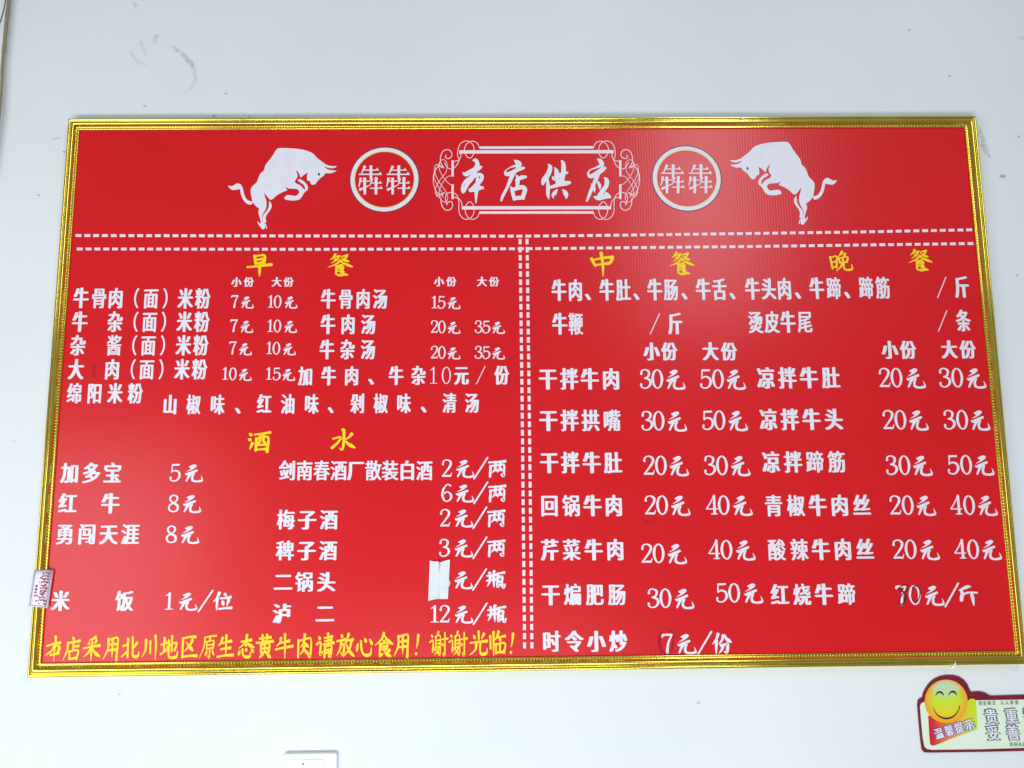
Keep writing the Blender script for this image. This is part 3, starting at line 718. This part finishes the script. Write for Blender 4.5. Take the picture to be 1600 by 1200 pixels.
# ------------------------------------------------------------------ phone-number sticker on the left frame rail
stk = empty('sticker', P(64, 948, .011), label='small lilac phone number sticker across the left side of the gold frame', category='sticker')
ZQ = 15
def SQ(u, v): # u along width 0..1 (left->right), v down 0..1 ; px
    TL, TR, BR_, BL_ = (53.7, 890.5), (84.2, 890.8), (75.2, 950.2), (44.7, 947.2)
    x = (TL[0]*(1-u)+TR[0]*u)*(1-v)+(BL_[0]*(1-u)+BR_[0]*u)*v; y = (TL[1]*(1-u)+TR[1]*u)*(1-v)+(BL_[1]*(1-u)+BR_[1]*u)*v
    return x, y
def sdep(u):   # the paper hugs the moulding and drops on to the print at its right edge
    return .0108-.008*max(0, (u-.62)/.38)**1.5-.006*max(0, (.16-u)/.16)
sb = MB()
for j in range(7):
    for i in range(13): sb.v.append(tuple(P(*SQ(i/12, j/6), sdep(i/12)+.0002*noise.noise(Vector((i, j, 0))))))
for j in range(6):
    for i in range(12): a = j*13+i; sb.f.append((a, a+13, a+14, a+1))
so = sb.build('paper', M_label, stk, True); md = so.modifiers.new('thickness', 'SOLIDIFY'); md.thickness = .00012; md.offset = 1
def sline(mb, pts, wd):
    """line in sticker coordinates"""
    pts = catmull(pts, 6) if len(pts) > 2 else [tuple(p0+(p1-p0)*k/8 for p0, p1 in zip(*pts)) for k in range(9)]
    vs, fs, _ = ribbon([(a*30.5, b_*59.5, wd) for a, b_ in pts], False)
    mb.add([P(*SQ(a/30.5, b_/59.5), sdep(a/30.5)+.0006) for a, b_ in vs], fs)
ob = MB()
for p_ in ([(.06, .022), (.87, .03)], [(.06, .02), (.06, .965)], [(.87, .03), (.87, .965)], [(.06, .965), (.87, .965)]): sline(ob, p_, .8)
ob.build('outline', M_grey, stk)
def schar(mb, ch, u, v, hu, hv, sh=0):
    """character turned a quarter left: its up is -u, its right is -v"""
    vs, fs, _ = hei(ch)
    for k in (0, .04, .09):
        mb.add([P(*SQ(u-b_*hu, v-(a+k)*hv), sdep(u-b_*hu)+.0006+.001*k) for a, b_ in vs], fs)
tb = MB(); num = '13540363435'
for i, ch in enumerate(num): schar(tb, ch, .585, .905-i*.081, .44, .135)
tb.build('phone_number', M_purple, stk)
tb = MB()
for i, ch in enumerate('专业雕刻印章'): schar(tb, ch, .24+(.0 if i < 4 else .0), .70-i*.085, .14, .065) if i < 4 else None
for i, v in enumerate((.84, .70)): schar(tb, '■', .34+.03*0, v, .10, .05)
for i, ch in enumerate('广告'): schar(tb, ch, .40, .33-i*.12, .13, .065)
for i, v in enumerate((.91, .82)): schar(tb, '电话'[i], .80, v, .13, .06)
for i, v in enumerate((.56, .49)): schar(tb, '手机'[i], .76, v, .13, .06)
for i, v in enumerate((.33, .25, .17, .10)): schar(tb, '刻章办证'[i], .77, v, .13, .06)
tb.build('small_print', M_purple, stk)

# ------------------------------------------------------------------ dab of white plaster under the frame, chip on the top rail
def blob(name, cx_, cy_, d, rx, ry, rz, label, seed, horn=False):
    mb = MB(); c = P(cx_, cy_, d); u = .00096
    for j in range(9):
        for i in range(12):
            th = math.pi*j/8; ph = 2*math.pi*i/12
            v = Vector((math.sin(th)*math.cos(ph), math.sin(th)*math.sin(ph), math.cos(th)))
            k = 1+.45*noise.noise(v*1.6+Vector((seed, 0, 0)))
            x, y, z = v.x*rx*u*k, v.y*rz*k, v.z*ry*u*k
            if horn: z += x*.55
            mb.v.append((c.x+x, c.y+y, c.z+z))
    for j in range(8):
        for i in range(12):
            a = j*12+i; b2 = j*12+(i+1) % 12; mb.f.append((a, a+12, b2+12, b2))
    if horn:
        vs, fs, _ = ribbon(catmull([(cx_+2, cy_-1, 2.2), (cx_+3.4, cy_-4, 1.2), (cx_+1.6, cy_-7.5, .6)], 4)); mb.add([P(x, y, d+.004) for x, y in vs], fs)
    return mb.build(name, M_plaster, None, True, label=label, category='plaster')
blob('plaster_dab', 1490, 1041, .008, 5.6, 3.0, .003, 'white plaster dab stuck on the bottom gold rail above the smiling sign', 3, True)
blob('plaster_crumb', 1160, 184.5, .009, 2.6, 3.2, .0022, 'pale crumb of plaster on the top gold rail', 9)

# ------------------------------------------------------------------ smiling notice sign
SB = WALL+.0032
sign = empty('notice_sign', P(1520, 1175, SB), label='maroon edged pale green notice sign with yellow smiling face under the board', category='sign')
def colmat(name, rough=.35):
    m = mat(name, (1, 1, 1), rough); a = N(m, 'ShaderNodeVertexColor', layer_name='print'); L(m, a.outputs['Color'], m.node_tree.nodes['Principled BSDF'].inputs['Base Color']); return m
M_face = colmat('printed_gradient')
Zs = 1333/200
def sg(s_): return [(1400+float(p.split(',')[0])/Zs, 1020+float(p.split(',')[1])/Zs) for p in s_.split()]
OUT = '275,470 285,420 310,370 350,315 400,272 460,246 530,234 600,234 660,250 710,285 745,330 765,375 782,412 830,405 880,405 930,418 985,450 1333,440 1900,428 2300,424 2330,440 2335,700 2330,960 2300,985 1333,1022 900,1032 330,1040 295,1036 272,1010 258,900 240,720 226,540 232,495 250,476'
o_ = sg(OUT)
# slab: front face + side walls
mb = MB(); tri = tessellate_polygon([[Vector((x, y, 0)) for x, y in o_]]); n = len(o_)
mb.add([P(x, y, SB) for x, y in o_], [tuple(t_) for t_ in tri])
front = [P(x, y, SB) for x, y in o_]
mb.add(front+[Vector((p_.x, .0148, p_.z)) for p_ in front], [(k, (k+1) % n, n+(k+1) % n, n+k) for k in range(n)])
mb.build('sign_board', M_maroon, sign)
mb = MB()
poly_px(mb, sg('250,560 262,525 300,510 330,520 820,495 1333,487 1900,476 2270,472 2282,480 2288,935 2270,945 1333,990 900,1003 370,1010 320,1000 295,975 278,880 262,720'), SB+.0002, smooth=False)
mb.build('pale_panel', M_mint, sign)
def gradient(name, inside, d, fn, step=14, box=None):
    """triangulated outline with per-vertex printed colour; rows of a scanline grid"""
    mb = MB(); c = (sum(p[0] for p in inside)/len(inside), sum(p[1] for p in inside)/len(inside)); n = len(inside); rings = 10
    for r in range(rings+1):
        for p_ in inside:
            x = c[0]+(p_[0]-c[0])*r/rings; y = c[1]+(p_[1]-c[1])*r/rings
            mb.col[len(mb.v)] = fn(x, y); mb.v.append(tuple(P(x, y, d)))
    for r in range(rings):
        for k in range(n):
            a = r*n+k; b2 = r*n+(k+1) % n; mb.f.append((a, b2, b2+n, a+n))
    return mb.build(name, M_face, sign)
def mixc(a, b_, f): f = max(0, min(1, f)); return tuple(p_*(1-f)+q_*f for p_, q_ in zip(a, b_))
def X(x, y): return (x-1400)*Zs, (y-1020)*Zs
def ribcol(x, y):
    u, v = X(x, y); f = (u-330)/500
    c = mixc((.62, .01, .03), (.86, .36, .03), (f-.1)*1.7) if f < .62 else mixc((.86, .42, .03), (.55, .72, .02), (f-.62)*2.8)
    return c
gradient('ribbon', sg('335,655 430,640 560,650 700,600 745,500 780,478 815,480 835,510 842,640 848,800 700,850 560,900 420,960 375,968 355,950 345,850'), SB+.0004, ribcol)
def facecol(x, y):
    u, v = X(x, y); r = math.hypot((u-525)/225, (v-505)/228)
    core = mixc((.58, .72, .03), (.80, .60, .02), (v-520)/150)
    c = mixc(core, (.86, .34, .02), (r-.55)/.45)
    hl = math.hypot((u-520)/155, (v-390)/105)
    return mixc(mixc((.50, .66, .45), (.52, .70, .12), (v-350)/130), c, (hl-.72)/.3)
gradient('smiling_face', [(1400+(522+224*math.cos(a*math.pi/24))/Zs, 1020+(505+226*math.sin(a*math.pi/24))/Zs) for a in range(48)], SB+.0006, facecol)
mb = MB()
def zsn(pts): return [(1400+x/Zs, 1020+y/Zs, w_/Zs) for x, y, w_ in pts]
for pl in ([(412, 450, 3), (430, 420, 14), (460, 408, 20), (485, 425, 16), (494, 448, 4)], [(545, 445, 3), (565, 415, 14), (595, 404, 20), (620, 420, 16), (632, 445, 4)],
           [(388, 565, 3), (405, 610, 7), (440, 655, 12), (500, 682, 17), (560, 680, 17), (615, 650, 12), (650, 600, 8), (665, 560, 5)], [(652, 560, 8), (666, 572, 8)]):
    stroke_px(mb, zsn(pl), SB+.0009+.00002*len(mb.v)/10)
mb.build('face_features', M_black, sign)
def zt(s_, h, wd, m_, name, style='K', base=.001, rot=0, shear=0, outline=None, **k):
    for mm, off, bo in ([(outline, 0, 2.7)] if outline else [])+[(m_, .0004, .9)]:
        mb = MB()
        for ch, x, y in s_:
            place(mb, ch, 1400+x/Zs, 1020+y/Zs, h/Zs*(1.10 if bo > 1 else 1), wd/Zs*(1.08 if bo > 1 else 1), style, base=SB+base+off, rot=rot, shear=shear, bold=bo)
        mb.build(name if mm is m_ else 'lettering_outline', mm, sign)
zt([('温', 445, 838), ('馨', 552, 808), ('提', 655, 778), ('示', 762, 745)], 108, 88, M_white, 'notice_heading', rot=.27, outline=M_blue)
zt([('贵', 990, 660), ('重', 1200, 655), ('物', 1400, 648), ('品', 1600, 642), ('妥', 1008, 832), ('善', 1215, 828), ('保', 1415, 822), ('管', 1615, 816)], 150, 120, M_white, 'notice_text', shear=-.12, outline=M_dgreen)
zt([('安', 878, 525), ('全', 922, 525), ('保', 970, 523), ('卫', 1016, 522), ('人', 1105, 521), ('人', 1155, 520), ('有', 1205, 519), ('责', 1255, 518)], 44, 38, M_green, 'small_text', style='R')
zt([('苏', 1200, 955), ('码', 1248, 954), ('头', 1292, 953), ('店', 1338, 952)], 44, 38, M_green, 'small_text', style='R')

# ------------------------------------------------------------------ light switch at the foot of the photo
sw = empty('light_switch', P(484, 1230, WALL), label='white square wall switch below the board, cut by the bottom of the photo', category='light switch')
def rounded_plate(px0, py0, px1, py1, d0, d1, r, bev, name, m_, parent):
    p0 = P(px0, py0, d1); p1 = P(px1, py1, d1)
    x0_, z1_, x1_, z0_ = p0.x, p0.z, p1.x, p1.z; mb = MB(); rings = []
    for off, d in ((0, d0), (0, d1-bev), (bev*.3, d1-bev*.3), (bev, d1)):
        ring = []
        for cx_, cz_, a0 in ((x1_-r, z1_-r, 0), (x0_+r, z1_-r, 90), (x0_+r, z0_+r, 180), (x1_-r, z0_+r, 270)):
            for k in range(6):
                a = math.radians(a0+18*k); ring.append((cx_+(r-off)*math.cos(a), -d, cz_+(r-off)*math.sin(a)))
        rings.append(ring)
    for ring in rings: mb.v += ring
    n = 24
    for j in range(3):
        for k in range(n): mb.f.append((j*n+k, j*n+(k+1) % n, (j+1)*n+(k+1) % n, (j+1)*n+k))
    mb.f.append(tuple(3*n+k for k in range(n)))
    return mb.build(name, m_, parent)
rounded_plate(443, 1177.5, 525, 1262, WALL, WALL+.0085, .005, .0024, 'switch_plate', M_plastic, sw)
rk = rounded_plate(456, 1187.5, 504, 1250, WALL+.0075, WALL+.010, .002, .0008, 'rocker', M_plastic, sw)
dot = MB(); poly_px(dot, [(473.5+1.6*math.cos(a*.7854), 1194+1.6*math.sin(a*.7854)) for a in range(8)], WALL+.0103); dot.build('indicator', M_dgreen, rk)

# ------------------------------------------------------------------ black wire in the top left corner
mb = MB(); pts = catmull([(10, -60), (9.2, -20), (8, 5), (4.5, 20), (.8, 33), (-5, 44), (-14, 52)], 6)
for i, (px_, py_) in enumerate(pts):
    c = P(px_, py_, .006); nx2 = pts[min(i+1, len(pts)-1)]; pv = pts[max(i-1, 0)]; tdir = (P(*nx2, .006)-P(*pv, .006)).normalized()
    s1 = tdir.cross(Vector((0, 1, 0))); s2 = tdir.cross(s1)
    for k in range(8): a = k*math.pi/4; mb.v.append(tuple(c+(s1*math.cos(a)+s2*math.sin(a))*.0009))
    if i:
        for k in range(8): a = (i-1)*8+k; b2 = (i-1)*8+(k+1) % 8; mb.f.append((a, b2, b2+8, a+8))
mb.build('wire', M_cable, None, True, label='thin black wire curving beside the brown seam at the top left corner', category='wire')

bpy.data.objects.remove(_fo); bpy.data.curves.remove(_fc)
